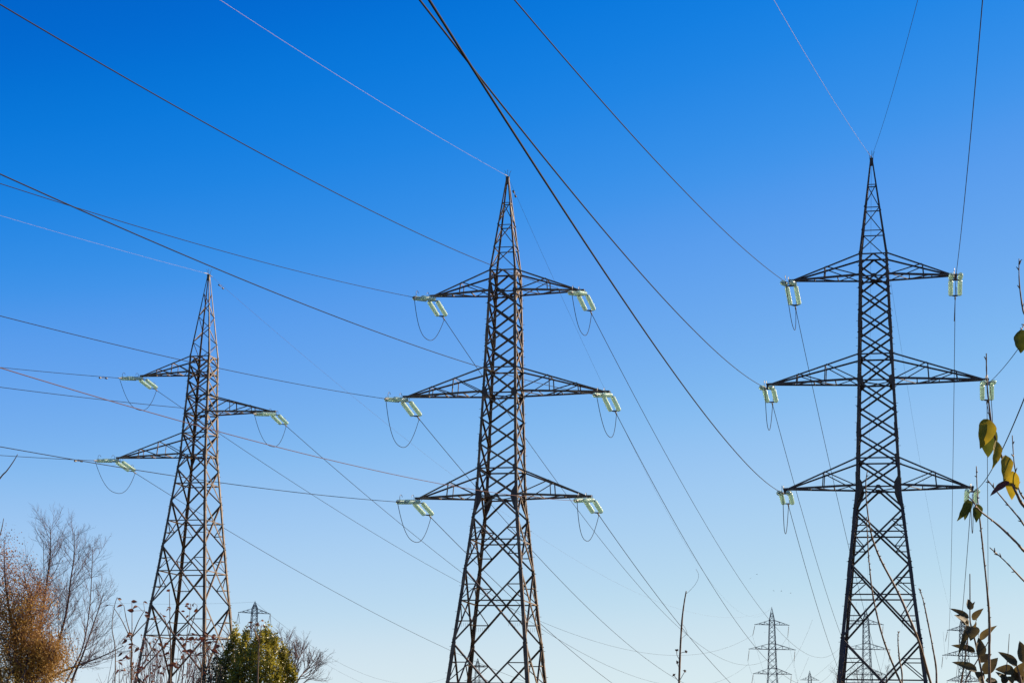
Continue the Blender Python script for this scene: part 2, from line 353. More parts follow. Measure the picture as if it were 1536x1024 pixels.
# ------------------------------------------------------------------ conductors, insulators, jumpers
WIRE = {
    'P1a1Ln': (-2.73226, 0.14988, 0.00077),
    'P1a2Rn': (-2.73231, 0.13936, 0.0008),
    'P1a3Ln': (-2.73518, 0.12714, 0.00077),
    'P2a1Ln': (-2.87186, 0.18297, 0.00076),
    'P2a2Ln': (-2.86319, 0.1415, 0.00074),
    'P2a3Ln': (-2.8543, 0.1138, 0.00072),
    'P2a1Rn': (-2.9259, 0.20069, 0.00085),
    'P2a2Rn': (-2.90533, 0.16505, 0.0008),
    'P2a3Rn': (-2.89709, 0.13078, 0.0008),
    'P3a1Ln': (-2.90304, 0.18938, 0.00071),
    'P3a2Ln': (-2.94384, 0.16766, 0.00069),
    'P3a3Ln': (-2.95387, 0.12323, 0.00066),
    'P3a1Rn': (3.35997, 0.1448, 0.00075),
    'P3a2Rn': (3.34224, 0.15639, 0.00075),
    'P3a3Rn': (3.3591, 0.13363, 0.00074),
    'P1apn': (-2.726, 0.09525, 0.00058),
    'P2apn': (-2.86912, 0.15164, 0.00057),
    'P3apLn': (-2.87576, 0.20675, 0.00055),
    'P3apRn': (3.30611, 0.24701, 0.00056),
    'P1a1Lf': (0.24103, 0.09994, 0.00038, 310.55311),
    'P1a2Rf': (0.21079, 0.1122, 0.00038, 310.84083),
    'P1a3Lf': (0.31132, 0.16339, 0.00062, 306.13688),
    'P2a1Lf': (0.19434, 0.11163, 0.00039, 330.20947),
    'P2a2Lf': (0.21562, 0.14136, 0.00057, 321.35009),
    'P2a3Lf': (0.21056, 0.12823, 0.0005, 321.17232),
    'P2a1Rf': (0.21219, 0.10174, 0.00037, 324.55824),
    'P2a2Rf': (0.21451, 0.13091, 0.00057, 323.5442),
    'P2a3Rf': (0.2156, 0.11647, 0.00047, 323.43297),
    'P3a1Lf': (0.23842, 0.22, 0.0006, 326.26418),
    'P3a2Lf': (0.21014, 0.10247, 0.00039, 323.93464),
    'P3a3Lf': (0.19894, 0.07733, 0.00035, 323.3367),
    'P3a1Rf': (0.22097, 0.10772, 0.00039, 326.53662),
    'P3a2Rf': (0.24071, 0.15605, 0.00053, 328.32145),
    'P3a3Rf': (0.21762, 0.08595, 0.00031, 326.38307),
    'P1apf': (0.24126, 0.0899, 0.00034, 311.71071),
    'P2apf': (0.17396, 0.08989, 0.00033, 329.79246),
    'P3apLf': (0.18353, 0.04959, 0.0002, 324.72281),
    'P3apRf': (0.24293, 0.08446, 0.00029, 327.4487)}
PN = dict(P1='left', P2='middle', P3='right'); AN = {'1': 'upper', '2': 'middle', '3': 'lower'}
ARMS = {'P1': ('1L', '2R', '3L'), 'P2': ('1L', '1R', '2L', '2R', '3L', '3R'), 'P3': ('1L', '1R', '2L', '2R', '3L', '3R')}
def arm_name(t, k):
    side = 'left' if k[1] == 'L' else 'right'
    if t == 'P1': return {'1': 'upper left', '2': 'right', '3': 'lower left'}[k[0]] + ' arm of the left pylon'
    return '%s %s arm of the %s pylon' % (AN[k[0]], side, PN[t])
def arm_tip(t, k):
    x, y, z0, yaw, T = PY[t]; sg = -1 if k[1] == 'L' else 1
    zl = sorted({a[2] for a in T['arms']}, reverse=True)[int(k[0]) - 1]
    L = [a[3] for a in T['arms'] if a[0] == sg and abs(a[2] - zl) < 1e-6][0]
    return Vector((x + math.cos(yaw) * sg * L, y + math.sin(yaw) * sg * L, z0 + zl - .15))
def wire_at(P0, p, s): return Vector((P0.x + s * math.sin(p[0]), P0.y + s * math.cos(p[0]), P0.z - p[1] * s + p[2] * s * s))

# master insulator set, axis along +Y, pair side by side along X, horns up +Z
def make_insulator(n_disc=11):
    root = empty('insulator_set')
    L0 = .28; pitch = .146
    for sx in (-1, 1):
        mb = MB(); pr = [(L0 - .02, .03)]
        for i in range(n_disc):
            h = L0 + i * pitch
            pr += [(h, .066), (h + .03, .075), (h + .05, .1), (h + .066, .108), (h + .08, .1), (h + .09, .09), (h + .105, .075), (h + .125, .068)]
        pr += [(L0 + n_disc * pitch, .03)]
        mb.lathe(pr, (sx * .2, 0, 0), Y3, 14); st = mb.build('glass_string', M['glass'], root, True)
        mb = MB()
        mb.tube([(sx * .2, L0 - .08, 0), (sx * .2, L0 + .01, 0)], .022, 6); e = L0 + n_disc * pitch
        mb.tube([(sx * .2, e - .01, 0), (sx * .2, e + .08, 0)], .022, 6); mb.build('ball_fitting', M['fitting'], st)
    e = L0 + n_disc * pitch
    for y0, d in ((L0 - .08, -1), (e + .08, 1)):
        mb = MB(); mb.plate([(-.24, y0, 0), (.24, y0, 0), (.16, y0 + d * .05, 0), (.05, y0 + d * .12, 0), (-.05, y0 + d * .12, 0), (-.16, y0 + d * .05, 0)][::d], Z3, .03)
        mb.build('yoke_plate', M['horn'], root)
        for sx in (.06,):
            mb = MB(); pts = [Vector((sx, y0, .02))] + [Vector((sx, y0 - d * (.16 - .16 * math.cos(a)), .16 + .16 * math.sin(a))) for a in [R(-30 + 24 * q) for q in range(9)]]
            mb.tube(pts, .011, 5); mb.build('arcing_horn', M['horn'], root)
    mb = MB(); mb.tube([(0, 0, 0), (0, L0 - .18, 0)], .025, 6); mb.build('link', M['fitting'], root)
    mb = MB(); mb.tube([(0, e + .18, 0), (0, e + .3, 0), (0, e + .34, 0), (0, e + .62, 0)], [.022, .022, .036, .03], 8); mb.build('tension_clamp', M['fitting'], root)
    root['len'] = e + .62
    return root
INS = {'P1': make_insulator(11)}
LEN = INS['P1']['len']
del INS['P1']['len']
first = True
def place_insulator(P0, d, label, scale):
    global first
    o = INS['P1'] if first else copy_tree(INS['P1']); first = False
    d = d.normalized(); xx = d.cross(Z3).normalized(); zz = xx.cross(d)
    mm = Matrix((xx, d, zz)).transposed().to_4x4() @ Matrix.Diagonal((1, scale, 1, 1)); mm.translation = P0; o.matrix_world = mm
    return tag(o, label, 'insulator', 'tension insulator pairs on the three large pylons')
def damper(mb, c, d):
    d = d.normalized()
    mb.tube([c - Vector((0, 0, .02)), c - Vector((0, 0, .12))], .02, 6); b = c - Vector((0, 0, .12))
    mb.tube([b - d * .26, b + d * .26], .012, 5)
    for s in (-1, 1): mb.tube([b + d * s * .2, b + d * s * .36], [.04, .05], 8)
for t in ('P1', 'P2', 'P3'):
    for k in ARMS[t]:
        P0 = arm_tip(t, k); an = arm_name(t, k); sc_ = {'P1': .92, 'P2': 1.1, 'P3': 1.04}[t]
        ends = []
        for e in 'nf':
            p = WIRE[t + 'a' + k + e]; S = p[3] if e == 'f' else 150
            LS = LEN * sc_
            c = wire_at(P0, p, LS); c.z -= .05
            d = c - P0
            place_insulator(P0, d, 'glass insulator pair %s the %s' % ('reaching forward from' if e == 'n' else 'slanting down from', an), sc_)
            c = P0 + d.normalized() * LS
            n = 90 if e == 'n' else 70; red = e == 'n' and t == 'P2' and k == '3R'
            pts = []
            for i in range(n + 1):
                s = LS + (S - LS) * (i / n) ** (1.6 if e == 'n' else 1.3)
                q = wire_at(P0, p, s); q += (c - wire_at(P0, p, LS)) * max(0, 1 - (s - LS) / 30); pts.append(q)
            mb = MB(); mb.tube(pts, (.0105 if red else .0122 if t != 'P1' else .0145) if e == 'n' else .0145, 6)
            if e == 'n': lab = 'power line crossing to the %s edge from the %s' % ('left' if t != 'P3' else 'right' if k in ('2R', '3R') else 'top', an)
            else: lab = 'thinner power line sagging away behind the %s' % an
            o = mb.build('conductor', M['wire_red' if red else 'wire'], None, True, c)
            tag(o, lab, 'power line', 'conductors of the three large pylons')
            if (t, k, e) in (('P1', '1L', 'n'), ('P1', '3L', 'n')):
                mb = MB(); q = wire_at(P0, p, LS + 1.4); damper(mb, q, wire_at(P0, p, LS + 2) - q); dd = mb.build('vibration_damper', M['fitting'], None, False, c); dd.location = (0, 0, 0); dd.parent = o
            ends.append(P0 + d.normalized() * (LS - .12))
        # slack jumper hanging from clamp to clamp
        sag = {'P1': 1.62, 'P2': 1.55, 'P3': 1.6}[t] * {'2L': 1.2}.get(k if t == 'P2' else '', 1) * .93
        a, b = ends; rr = random.Random(k + t); pts = []
        lat = (b - a).cross(Z3).normalized() * rr.uniform(-.12, .12)
        for i in range(29):
            u = i / 28; f = 1 - abs(2 * u - 1) ** 2.4
            pts.append(a.lerp(b, u) - Z3 * (sag * f) + lat * f)
        mb = MB(); mb.tube(pts, .014, 6)
        tag(mb.build('jumper_cable', M['wire'], None, True, a.copy()), 'slack jumper loop hanging below the tip of the %s' % an, 'jumper cable', 'jumper loops under the arm tips')
GW = [('P1', 'apn', 'pale earth wire from the tip of the left pylon to the left edge', 'wire_sunlit', 0), ('P1', 'apf', 'faint earth wire from the left pylon tip down to the far pylons', 'wire_red', 1),
      ('P2', 'apn', 'pale earth wire from the tip of the middle pylon to the top edge', 'wire_sunlit', 0), ('P2', 'apf', 'faint earth wire from the middle pylon tip down to the far pylons', 'wire', 1),
      ('P3', 'apLn', 'pale earth wire rising up and left from the tip of the right pylon', 'wire_sunlit', 0), ('P3', 'apRn', 'dark earth wire rising up and right from the tip of the right pylon', 'wire', 0),
      ('P3', 'apLf', 'earth wire dropping straight down inside the right pylon towards the far pylons', 'wire', 1), ('P3', 'apRf', 'faint earth wire slanting down to the right of the right pylon', 'wire', 1)]
for t, k, lab, mt, dm in GW:
    x, y, z0, yaw, T = PY[t]; P0 = Vector((x, y, z0 + T['apex'] + .05)); p = WIRE[t + k]; S = p[3] if k.endswith('f') else 150
    pts = [wire_at(P0, p, S * (i / 80) ** 1.5) for i in range(81)]
    mb = MB(); mb.tube(pts, .0062 if not k.endswith('f') else .0052, 5); o = tag(mb.build('earth_wire', M[mt], None, True, P0), lab, 'earth wire', 'earth wires on the pylon tips')
    if t in ('P1', 'P2') and dm:
        mb = MB(); q = wire_at(P0, p, 1.9); damper(mb, q, wire_at(P0, p, 2.4) - q); dd = mb.build('vibration_damper', M['fitting'], None, False, P0); dd.location = (0, 0, 0); dd.parent = o
    # twisted splice sleeve at the clamp
    mb = MB(); mb.tube([wire_at(P0, p, s) for s in (.05, .5)], .02, 6); dd = mb.build('wire_clamp', M['fitting'], None, False, P0); dd.location = (0, 0, 0); dd.parent = o

# ------------------------------------------------------------------ distant pylons
def far_pylon(label, x, y, yaw, z0, apz, arms, wt, k=1.0, sides=('L', 'R')):
    """arms: (upper chord z, lower chord z, half span); wt: half widths by height"""
    root = tag(empty('distant_pylon', (x, y, z0), yaw), label, 'pylon', 'small distant pylons along the horizon')
    W = lambda z: lerp_w(wt, z)
    top = arms[0][0]; lr, br = .068 * k, .042 * k
    body = MB()
    for sx in (-1, 1):
        for sy in (-1, 1):
            zs = [z for z, _ in wt if z <= top]
            body.tube([(sx * W(z), sy * W(z), z) for z in [top] + [q for q in zs if q < top]], lr, 4)
    zc = top; pan = []
    while zc > arms[-1][1] + .1: h = 1.75 * W(zc); pan.append((zc, zc - h)); zc -= h
    while zc > 2.5: h = 1.9 * W(zc); pan.append((zc, max(zc - h, 0))); zc -= h
    for za, zb in pan:
        for nrm, al in FACES:
            for s in (-1, 1): body.tube([al * (s * W(za)) + nrm * W(za) + Z3 * za, al * (-s * W(zb)) + nrm * W(zb) + Z3 * zb], br, 4, False)
    for zu, zl, L in arms:
        for z in (zu, zl):
            for nrm, al in FACES: body.tube([al * -W(z) + nrm * W(z) + Z3 * z, al * W(z) + nrm * W(z) + Z3 * z], br, 4, False)
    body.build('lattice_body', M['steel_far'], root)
    mb = MB()
    for sx in (-1, 1):
        for sy in (-1, 1): mb.tube([(sx * W(top), sy * W(top), top), (sx * .06, sy * .06, apz)], lr * .85, 4)
    hh = apz - top
    for f0, f1 in ((0, .34), (.34, .62)):
        for nrm, al in FACES:
            q = lambda s, f: (al * s + nrm) * (W(top) * (1 - f) + .06 * f) + Z3 * (top + hh * f)
            mb.tube([q(-1, f1), q(1, f1)], br, 4, False); mb.tube([q(-1, f0), q(1, f1)], br, 4, False); mb.tube([q(1, f0), q(-1, f1)], br * .8, 4, False)
    mb.tube([(0, 0, apz - .1), (0, 0, apz + .35)], .05, 4)
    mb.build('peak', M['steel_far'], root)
    for zu, zl, L in arms:
        for s in (-1, 1):
            mb = MB(); tip = Vector((s * L, 0, zl))
            for sy in (-1, 1):
                u0, l0 = Vector((s * W(zu), sy * W(zu), zu)), Vector((s * W(zl), sy * W(zl), zl))
                mb.tube([u0, tip], lr * .75, 4); mb.tube([l0, tip], lr * .85, 4)
                for t in (.36, .68):
                    mb.tube([u0.lerp(tip, t), l0.lerp(tip, t)], br, 4, False)
                mb.tube([u0.lerp(tip, .36), l0], br, 4, False); mb.tube([u0.lerp(tip, .68), l0.lerp(tip, .36)], br, 4, False)
            mb.tube([tip - Vector((s * .1, 0, 0)), tip + Vector((s * .15, 0, 0))], lr * 1.2, 4)
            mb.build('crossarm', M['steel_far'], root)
    return root
def hang_string(p, d, label, double=False, group='hanging insulator strings on the distant pylons'):
    mb = MB(); p, q = Vector(p), Vector(p) + Vector(d)
    for s in ((-.32, .32) if double else (0,)):
        a = p; b = q + Vector((s, 0, 0)); n = 11
        pr = []; Lq = (b - a).length
        for i in range(n):
            h = Lq * (.12 + .76 * i / n); pr += [(h, .03), (h + Lq * .02, .075), (h + Lq * .045, .075), (h + Lq * .06, .03)]
        mb.lathe([(0, .022)] + pr + [(Lq, .022)], a, b - a, 6)
    if double: mb.tube([q + Vector((-.55, 0, 0)), q + Vector((.55, 0, 0))], .05, 4)
    return tag(mb.build('insulator_string', M['horn'], None, True, p), label, 'insulator', group)
WT = [(36, .45), (31.53, .53), (30.58, .57), (25.4, .73), (20.22, .9), (16, 1.2), (10, 1.75), (4, 2.3), (0, 2.65)]
ARM6 = [(31.53, 30.58, 3.6), (26.56, 25.4, 4.87), (21.41, 20.22, 4.02)]
far_pylon('small distant pylon standing clear between the middle and right pylons', 56.75, 409.8, 0, 0, 34.05, ARM6, WT)
far_pylon('small distant pylon seen through the legs of the right pylon', 75.3, 401.4, 0, -.1, 33.6, ARM6, WT, .95)
far_pylon('small distant pylon half hidden by the leafy bush at the right edge', 95.3, 400, .28, -1.15, 34.0, ARM6, WT)
D_ARM = [(35.34, 33.97, 3.65), (30.2, 28.9, 4.85), (25, 23.7, 4.0)]
far_pylon('tiny pylon top peeping up just left of the right pylon', 119.95, 760, 0, 0, 37.4, D_ARM, [(40, .45), (35.3, .55), (23.7, .95), (0, 2.9)], 1.15)
E_ARM = [(41.2, 40.3, 3.55), (36.1, 34.3, 5.7), (31, 29.2, 4.5)]
far_pylon('faint tiny pylon seen between the legs of the middle pylon', -12.3, 843, .3, 0, 44, E_ARM, [(46, .5), (41.2, .75), (29.2, 1.2), (0, 3.2)], 1.3)
F_ARM = [(34.1, 33.07, 3.75), (28.91, 27.76, 4.85), (23.6, 22.4, 4.2)]
far_pylon('small distant pylon with hanging double insulators above the evergreen bush', -57.9, 440, .42, 0, 35.55, F_ARM, [(38, .5), (34.1, .56), (22.4, .85), (0, 2.7)], 1.1)
SL = [((-.55, 0, -2.4), (-.25, 0, -2.6)), ((-.35, 0, -2.7), (-.25, 0, -2.6)), ((-.5, 0, -2.5), (-.2, 0, -2.5))]
AX, BX, CX, FX = Vector((56.75, 409.8, 0)), Vector((75.3, 401.4, -.1)), Vector((95.3, 400, -1.15)), Vector((-57.9, 440, 0))
for base, yaw, who in ((AX, 0, 'clear distant pylon'), (BX, 0, 'distant pylon inside the right pylon'), (CX, .28, 'distant pylon behind the bush')):
    for j, (zu, zl, L) in enumerate(ARM6):
        for s, nm in ((-1, 'left'), (1, 'right')):
            p = base + Vector((s * L * math.cos(yaw), s * L * math.sin(yaw), zl - .05))
            hang_string(p, SL[j][0 if s < 0 else 1], 'thin insulator string below the %s %s arm of the %s' % (('upper', 'middle', 'lower')[j], nm, who))
for j, (zu, zl, L) in enumerate(F_ARM[:2]):
    for s, nm in ((-1, 'left'), (1, 'right')):
        p = FX + Vector((s * L * math.cos(.42), s * L * math.sin(.42), zl - .05))
        hang_string(p, (-.05, 0, -2.35 if j == 0 else -2.2), 'double insulator string below the %s %s arm of the pylon above the evergreen bush' % (('upper', 'second')[j], nm), True)
def span(p, q, sag, lab, r=.018, name='distant_conductor'):
    p, q = Vector(p), Vector(q); mb = MB()
    mb.tube([p.lerp(q, i / 50) - Z3 * (4 * sag * (i / 50) * (1 - i / 50)) for i in range(51)], r, 4)
    tag(mb.build(name, M['wire'], None, True, p), lab, 'power line', 'faint wires between the distant pylons')
F0 = FX + Vector((0, 0, 35.6)); E0 = Vector((-12.3, 843, 44))
span(F0, E0, 14.5, 'faint earth wire drooping right from the pylon above the evergreen bush', .024, 'distant_earth_wire')
fr = FX + Vector((3.75 * math.cos(.42), 3.75 * math.sin(.42), 30.7)); span(fr, E0 + Vector((3.4, 1, -6)), 13, 'faint conductor drooping right from the upper right string above the evergreen bush', .018)
span(F0, Vector((-175, 300, 43)), 7, 'faint earth wire running left from the pylon above the evergreen bush', .02, 'distant_earth_wire')
for j, (zu, zl, L) in enumerate(ARM6):
    for s, nm in ((-1, 'left'), (1, 'right')):
        d = SL[j][0 if s < 0 else 1]
        p = AX + Vector((s * L + d[0], 0, zl + d[2])); zd = D_ARM[j][1] - 2.5; q = Vector((119.95 + s * D_ARM[j][2], 760, zd))
        span(p, q, 12, 'faint conductor from the %s %s string of the clear distant pylon onwards' % (('upper', 'middle', 'lower')[j], nm), .014)

# ------------------------------------------------------------------ plants
def wander(p, d, length, n, rnd, wob, lift):
    pts = [Vector(p)]; d = Vector(d).normalized()
    for i in range(n):
        d = (d + Vector((rnd.gauss(0, wob), rnd.gauss(0, wob), rnd.gauss(0, wob) + lift))).normalized()
        pts.append(pts[-1] + d * (length / n))
    return pts
def taper(r0, r1, n): return [r0 + (r1 - r0) * i / (n - 1) for i in range(n)]
def on_line(pts, t):
    f = t * (len(pts) - 1); i = min(int(f), len(pts) - 2); return pts[i].lerp(pts[i+1], f - i), (pts[i+1] - pts[i]).normalized()
def smooth_line(pts, n=6):
    out = []
    for i in range(len(pts) - 1):
        p0, p1, p2, p3 = pts[max(i-1, 0)], pts[i], pts[i+1], pts[min(i+2, len(pts)-1)]
        for k in range(n):
            t = k / n; out.append(.5 * ((2 * p1) + (p2 - p0) * t + (2*p0 - 5*p1 + 4*p2 - p3) * t*t + (3*p1 - p0 - 3*p2 + p3) * t**3))
    out.append(pts[-1]); return out
def to_ground(p, lean=(0, 0)):
    return Vector((p.x + lean[0], p.y + lean[1], -.05))
def px_line(pix, dist, jitter=0, rnd=None):
    return [at(x, y, dist + (rnd.uniform(-jitter, jitter) if rnd else 0)) for x, y in pix]
def side_branches(mb, trunk, n, t0, t1, L0, L1, r, rnd, ang=.75, lift=.09, depth=2, sub=(7, 4), tips=None, wob=.09):
    """fine branching along a trunk line"""
    for i in range(n):
        t = t0 + (t1 - t0) * (i + rnd.random()) / n
        p, d = on_line(trunk, t); a = rnd.uniform(0, 2 * math.pi)
        o = d.orthogonal().normalized(); o.rotate(Matrix.Rotation(a, 3, d))
        dd = d * math.cos(ang) + o * math.sin(ang); L = (L0 + (L1 - L0) * (t - t0) / (t1 - t0)) * rnd.uniform(.6, 1.25)
        br = wander(p, dd, L, 6, rnd, wob, lift); rr = r * (1.15 - .6 * t)
        mb.tube(br, taper(rr, rr * .35, 7), 3, False)
        if tips is not None: tips.append(br)
        if depth > 1:
            side_branches(mb, br, sub[0], .15, .95, L * .5, L * .28, rr * .6, rnd, .7, lift, depth - 1, (sub[1], 2), tips, wob * 1.2)
def leaf_quads(mb, c, size, rnd, d=None, aspect=.5):
    d = Vector(d) if d is not None else Vector((rnd.gauss(0, 1), rnd.gauss(0, 1), rnd.gauss(0, 1)))
    d.normalize(); s = d.orthogonal().normalized(); s.rotate(Matrix.Rotation(rnd.uniform(0, 6.28), 3, d))
    n = d.cross(s); w_ = size * aspect * .5; k = len(mb.v)
    mb.v += [c, c + d * size * .45 + s * w_ + n * size * .08, c + d * size, c + d * size * .45 - s * w_ + n * size * .08]
    mb.f += [(k, k+1, k+2), (k, k+2, k+3)]

# bare trees, far left
def bare_tree(label, trunks, dist, seed, dens, rad, spread, group='bare trees at the left edge'):
    rnd = random.Random(seed); lines = []
    for pix in trunks:
        ln = px_line(pix, dist, .35, rnd); b = ln[0]; gb = to_ground(b, ((b - ln[1]).x * 2.2, 0))
        lines.append([gb, gb.lerp(b, .35), gb.lerp(b, .7)] + smooth_line(ln, 6))
    base = to_ground(lines[0][0]); root = tag(empty('bare_tree', base), label, 'tree', group)
    tw = MB(); tr = MB()
    for i, ln in enumerate(lines):
        r0 = rad[i]; tr.tube([p - base for p in ln], [r0 * (1 - .93 * (j / (len(ln) - 1)) ** .8) + .003 for j in range(len(ln))], 7)
        side_branches(tw, [p - base for p in ln], int(dens[i] * 1.25), .3, .985, spread[i], spread[i] * .36, .0082, rnd, .78, .11, 3, (8, 5))
    tr.build('trunk', M['bark'], root, True); tw.build('twigs', M['twig'], root)
bare_tree('tall leafless tree with upswept purple twigs nearest the left edge', [[(28, 1060), (41, 1015), (55.5, 953), (64.5, 915), (72, 860), (76, 824), (75, 788)], [(40, 1040), (52, 985), (63, 930), (66, 880), (65, 815)]], 40, 3, [30, 18], [.045, .026], [1.4, 1.1])
bare_tree('tall leafless tree with two leaning stems left of the left pylon', [[(66, 1050), (72, 1020), (85, 974), (100, 915), (106, 870), (111, 835), (111.4, 800)], [(92, 1035), (108, 1005), (124, 970), (134, 915), (138, 850), (139, 820)]], 41, 5, [30, 20], [.045, .024], [1.45, 1.2])
bare_tree('low leafless tree with long bough reaching right beside the left pylon', [[(40, 1050), (70, 1018), (115, 998), (150, 985), (186, 968)], [(95, 1060), (112, 1010), (124, 982), (144, 925), (156, 888)]], 38, 8, [14, 12], [.045, .035], [.95, .8])
bare_tree('small leafless bush behind the right side of the evergreen bush', [[(436, 1050), (448, 1018), (462, 1002), (474, 985)], [(432, 1050), (440, 1012), (447, 990), (452, 978)], [(430, 1050), (430, 1000), (425, 975), (423, 955)]], 30, 11, [15, 15, 13], [.014, .012, .012], [.6, .6, .6], 'bare bushes round the evergreen')
bare_tree('hazy leafless bush behind the foot of the left pylon', [[(320, 1060), (315, 1010), (312, 980), (308, 955)], [(335, 1060), (338, 1010), (342, 975), (340, 950)], [(285, 1060), (290, 1015), (296, 985)]], 46, 12, [11, 11, 9], [.035, .03, .03], [.8, .8, .7], 'bare bushes round the evergreen')
bare_tree('spindly treetop poking up inside the foot of the right pylon', [[(1260, 1090), (1258, 1035), (1255, 1008)], [(1290, 1090), (1288, 1030), (1284, 1004)], [(1332, 1090), (1330, 1025), (1331, 1002)]], 70, 14, [9, 9, 9], [.04, .04, .04], [.8, .8, .8], 'bare bushes round the evergreen')

# rusty autumn tree
def rusty_tree():
    rnd = random.Random(21); dist = 36; base = to_ground(at(15, 1060, dist)); root = tag(empty('autumn_tree', base), 'rusty orange autumn tree with thinning leaves at the lower left corner', 'tree')
    tr = MB(); tw = MB(); tips = []; fo = MB(); fu = MB()
    for pix, r in (([(30, 1060), (23, 1000), (22, 955), (14, 915), (8, 870), (6, 818)], .042), ([(10, 1060), (0, 1010), (-12, 950), (-18, 890), (-14, 826)], .04), ([(20, 1060), (36, 1010), (46, 960), (46, 915), (36, 862)], .035), ([(0, 1060), (40, 1030), (62, 1005), (82, 975)], .03), ([(15, 1060), (30, 990), (40, 930), (58, 885)], .03), ([(-10, 1060), (-45, 1000), (-60, 940), (-55, 880)], .04), ([(60, 1070), (54, 1030), (62, 1000), (72, 978)], .025), ([(-5, 1060), (14, 1015), (30, 985), (22, 950)], .028)):
        ln = px_line(pix, dist, .5, rnd); gb = to_ground(ln[0]); ln = [gb, gb.lerp(ln[0], .35), gb.lerp(ln[0], .7)] + smooth_line(ln, 5); ln = [p - base for p in ln]
        tr.tube(ln, [r * (1 - .88 * j / (len(ln) - 1)) + .004 for j in range(len(ln))], 7)
        side_branches(tw, ln, 30, .3, .97, .75, .3, .010, rnd, .8, .06, 2, (9, 3), tips)
    for br in tips:
        zt = br[-1].z + base.z
        for i in range(rnd.randint(12, 24) if zt < 4.6 else rnd.randint(7, 15)):
            p, d = on_line(br, rnd.uniform(.2, 1)); p = p + Vector((rnd.gauss(0, .15), rnd.gauss(0, .15), rnd.gauss(0, .14)))
            leaf_quads(fu if p.z + base.z + rnd.gauss(0, .35) > 4.35 else fo, p, rnd.uniform(.022, .046), rnd, None, .62)
    tr.build('trunk', M['bark'], root, True); tw.build('twigs', M['twig'], root); fo.build('foliage', M['leaf_rust'], root)
    o = fu.build('foliage', M['leaf_plum'], root); o['label'] = 'thin purplish brown top foliage'
rusty_tree()

# evergreen bush with several leading shoots
def evergreen(label, spires, dist, seed, n, m, size, foot):
    rnd = random.Random(seed); base = to_ground(at(foot, 1100, dist)); root = tag(empty('evergreen_bush', base), label, 'bush', 'evergreen bushes at the foot of the left pylon')
    px = dist / FPX; fo = MB(); st = MB()
    for sx, sy, wd, dy in spires:
        tip = at(sx, sy + 9, dist + dy) - base; foot_p = Vector((tip.x * .45, dy * .4, 0)); ln = smooth_line([foot_p, foot_p.lerp(tip, .5) + Vector((rnd.gauss(0, .05), rnd.gauss(0, .05), 0)), tip], 8)
        st.tube(ln, taper(.022, .004, len(ln)), 5)
        H = tip.z
        for i in range(n):
            u = rnd.random() ** 1.15 * .95 * (1.0 if rnd.random() < .8 else 1.9)      # distance below the tip in metres
            if u > H - .2: continue
            R_ = wd * px * (.1 + .9 * min(1, u / 1.0)); a = rnd.uniform(0, 6.283); rr = R_ * math.sqrt(rnd.random()) * (1 + .3 * math.sin(a * 3 + u * 31 + sx))
            c, _ = on_line(ln, max(0, 1 - u / H)); c = c + Vector((math.cos(a) * rr + rnd.gauss(0, .014), math.sin(a) * rr + rnd.gauss(0, .014), rnd.gauss(0, .05) + (.09 if rnd.random() < .06 else 0)))
            leaf_quads(fo, c, rnd.uniform(.6, 1.2) * size, rnd, (math.cos(a) * .7 + rnd.gauss(0, .6), math.sin(a) * .7 + rnd.gauss(0, .6), rnd.uniform(-.1, 1.2)), .5)
    st.build('stems', M['bark'], root, True); fo.build('foliage', m, root)
evergreen('dense glossy evergreen bush with several pointed shoots, beside the left pylon', [(352, 938, 15, .1), (369, 943, 13, -.1), (384, 951, 14, .15), (399, 936, 15, -.15), (391, 946, 14, -.3), (376, 966, 18, -.3), (358, 972, 20, -.35), (342, 960, 12, .1), (413, 950, 13, .1), (426, 966, 13, 0), (434, 984, 12, -.1), (405, 976, 18, -.35), (418, 994, 17, -.3), (348, 1000, 24, -.4), (386, 992, 28, -.45), (334, 980, 13, 0), (328, 998, 16, -.1), (441, 1000, 12, -.1), (421, 972, 12, .3), (362, 956, 11, .2), (405, 948, 10, .2)], 24, 31, 900, M['leaf_ever'], .046, 384)
evergreen('small blackish evergreen bush left of the glossy evergreen bush', [(306, 992, 12, 0), (318, 984, 12, .1), (326, 972, 11, .0), (312, 1006, 16, .2), (298, 1008, 13, .1), (332, 990, 14, .1)], 23, 33, 520, M['leaf_dark'], .034, 314)

# leafy saplings in front of the left pylon
def leaf_mesh(mb, base, tip, width, face, fold=.35, curl=.12, n=8, wavy=0., rnd=None):
    """one leaf: pointed oval folded along its midrib, curling towards the tip"""
    base, tip = Vector(base), Vector(tip); ax = tip - base; L = ax.length; ax.normalize()
    s = ax.cross(Vector(face)); s = s.normalized() if s.length > 1e-4 else ax.orthogonal().normalized(); nn = s.cross(ax).normalized(); k = len(mb.v)
    for i in range(n + 1):
        t = i / n; w_ = width * .5 * (math.sin(math.pi * min(1, t ** .72)) ** .85 if 0 < t < 1 else 0) * (1 - .25 * t)
        c = base + ax * (L * t) + nn * (-curl * L * (t * t - t * .4))
        wv = (math.sin(t * 17) * wavy * width) if wavy else 0
        mb.v += [c + s * w_ + nn * (w_ * fold + wv), c, c - s * w_ + nn * (w_ * fold - wv)]
    for i in range(n):
        a = k + i * 3; mb.f += [(a, a+1, a+4, a+3), (a+1, a+2, a+5, a+4)]
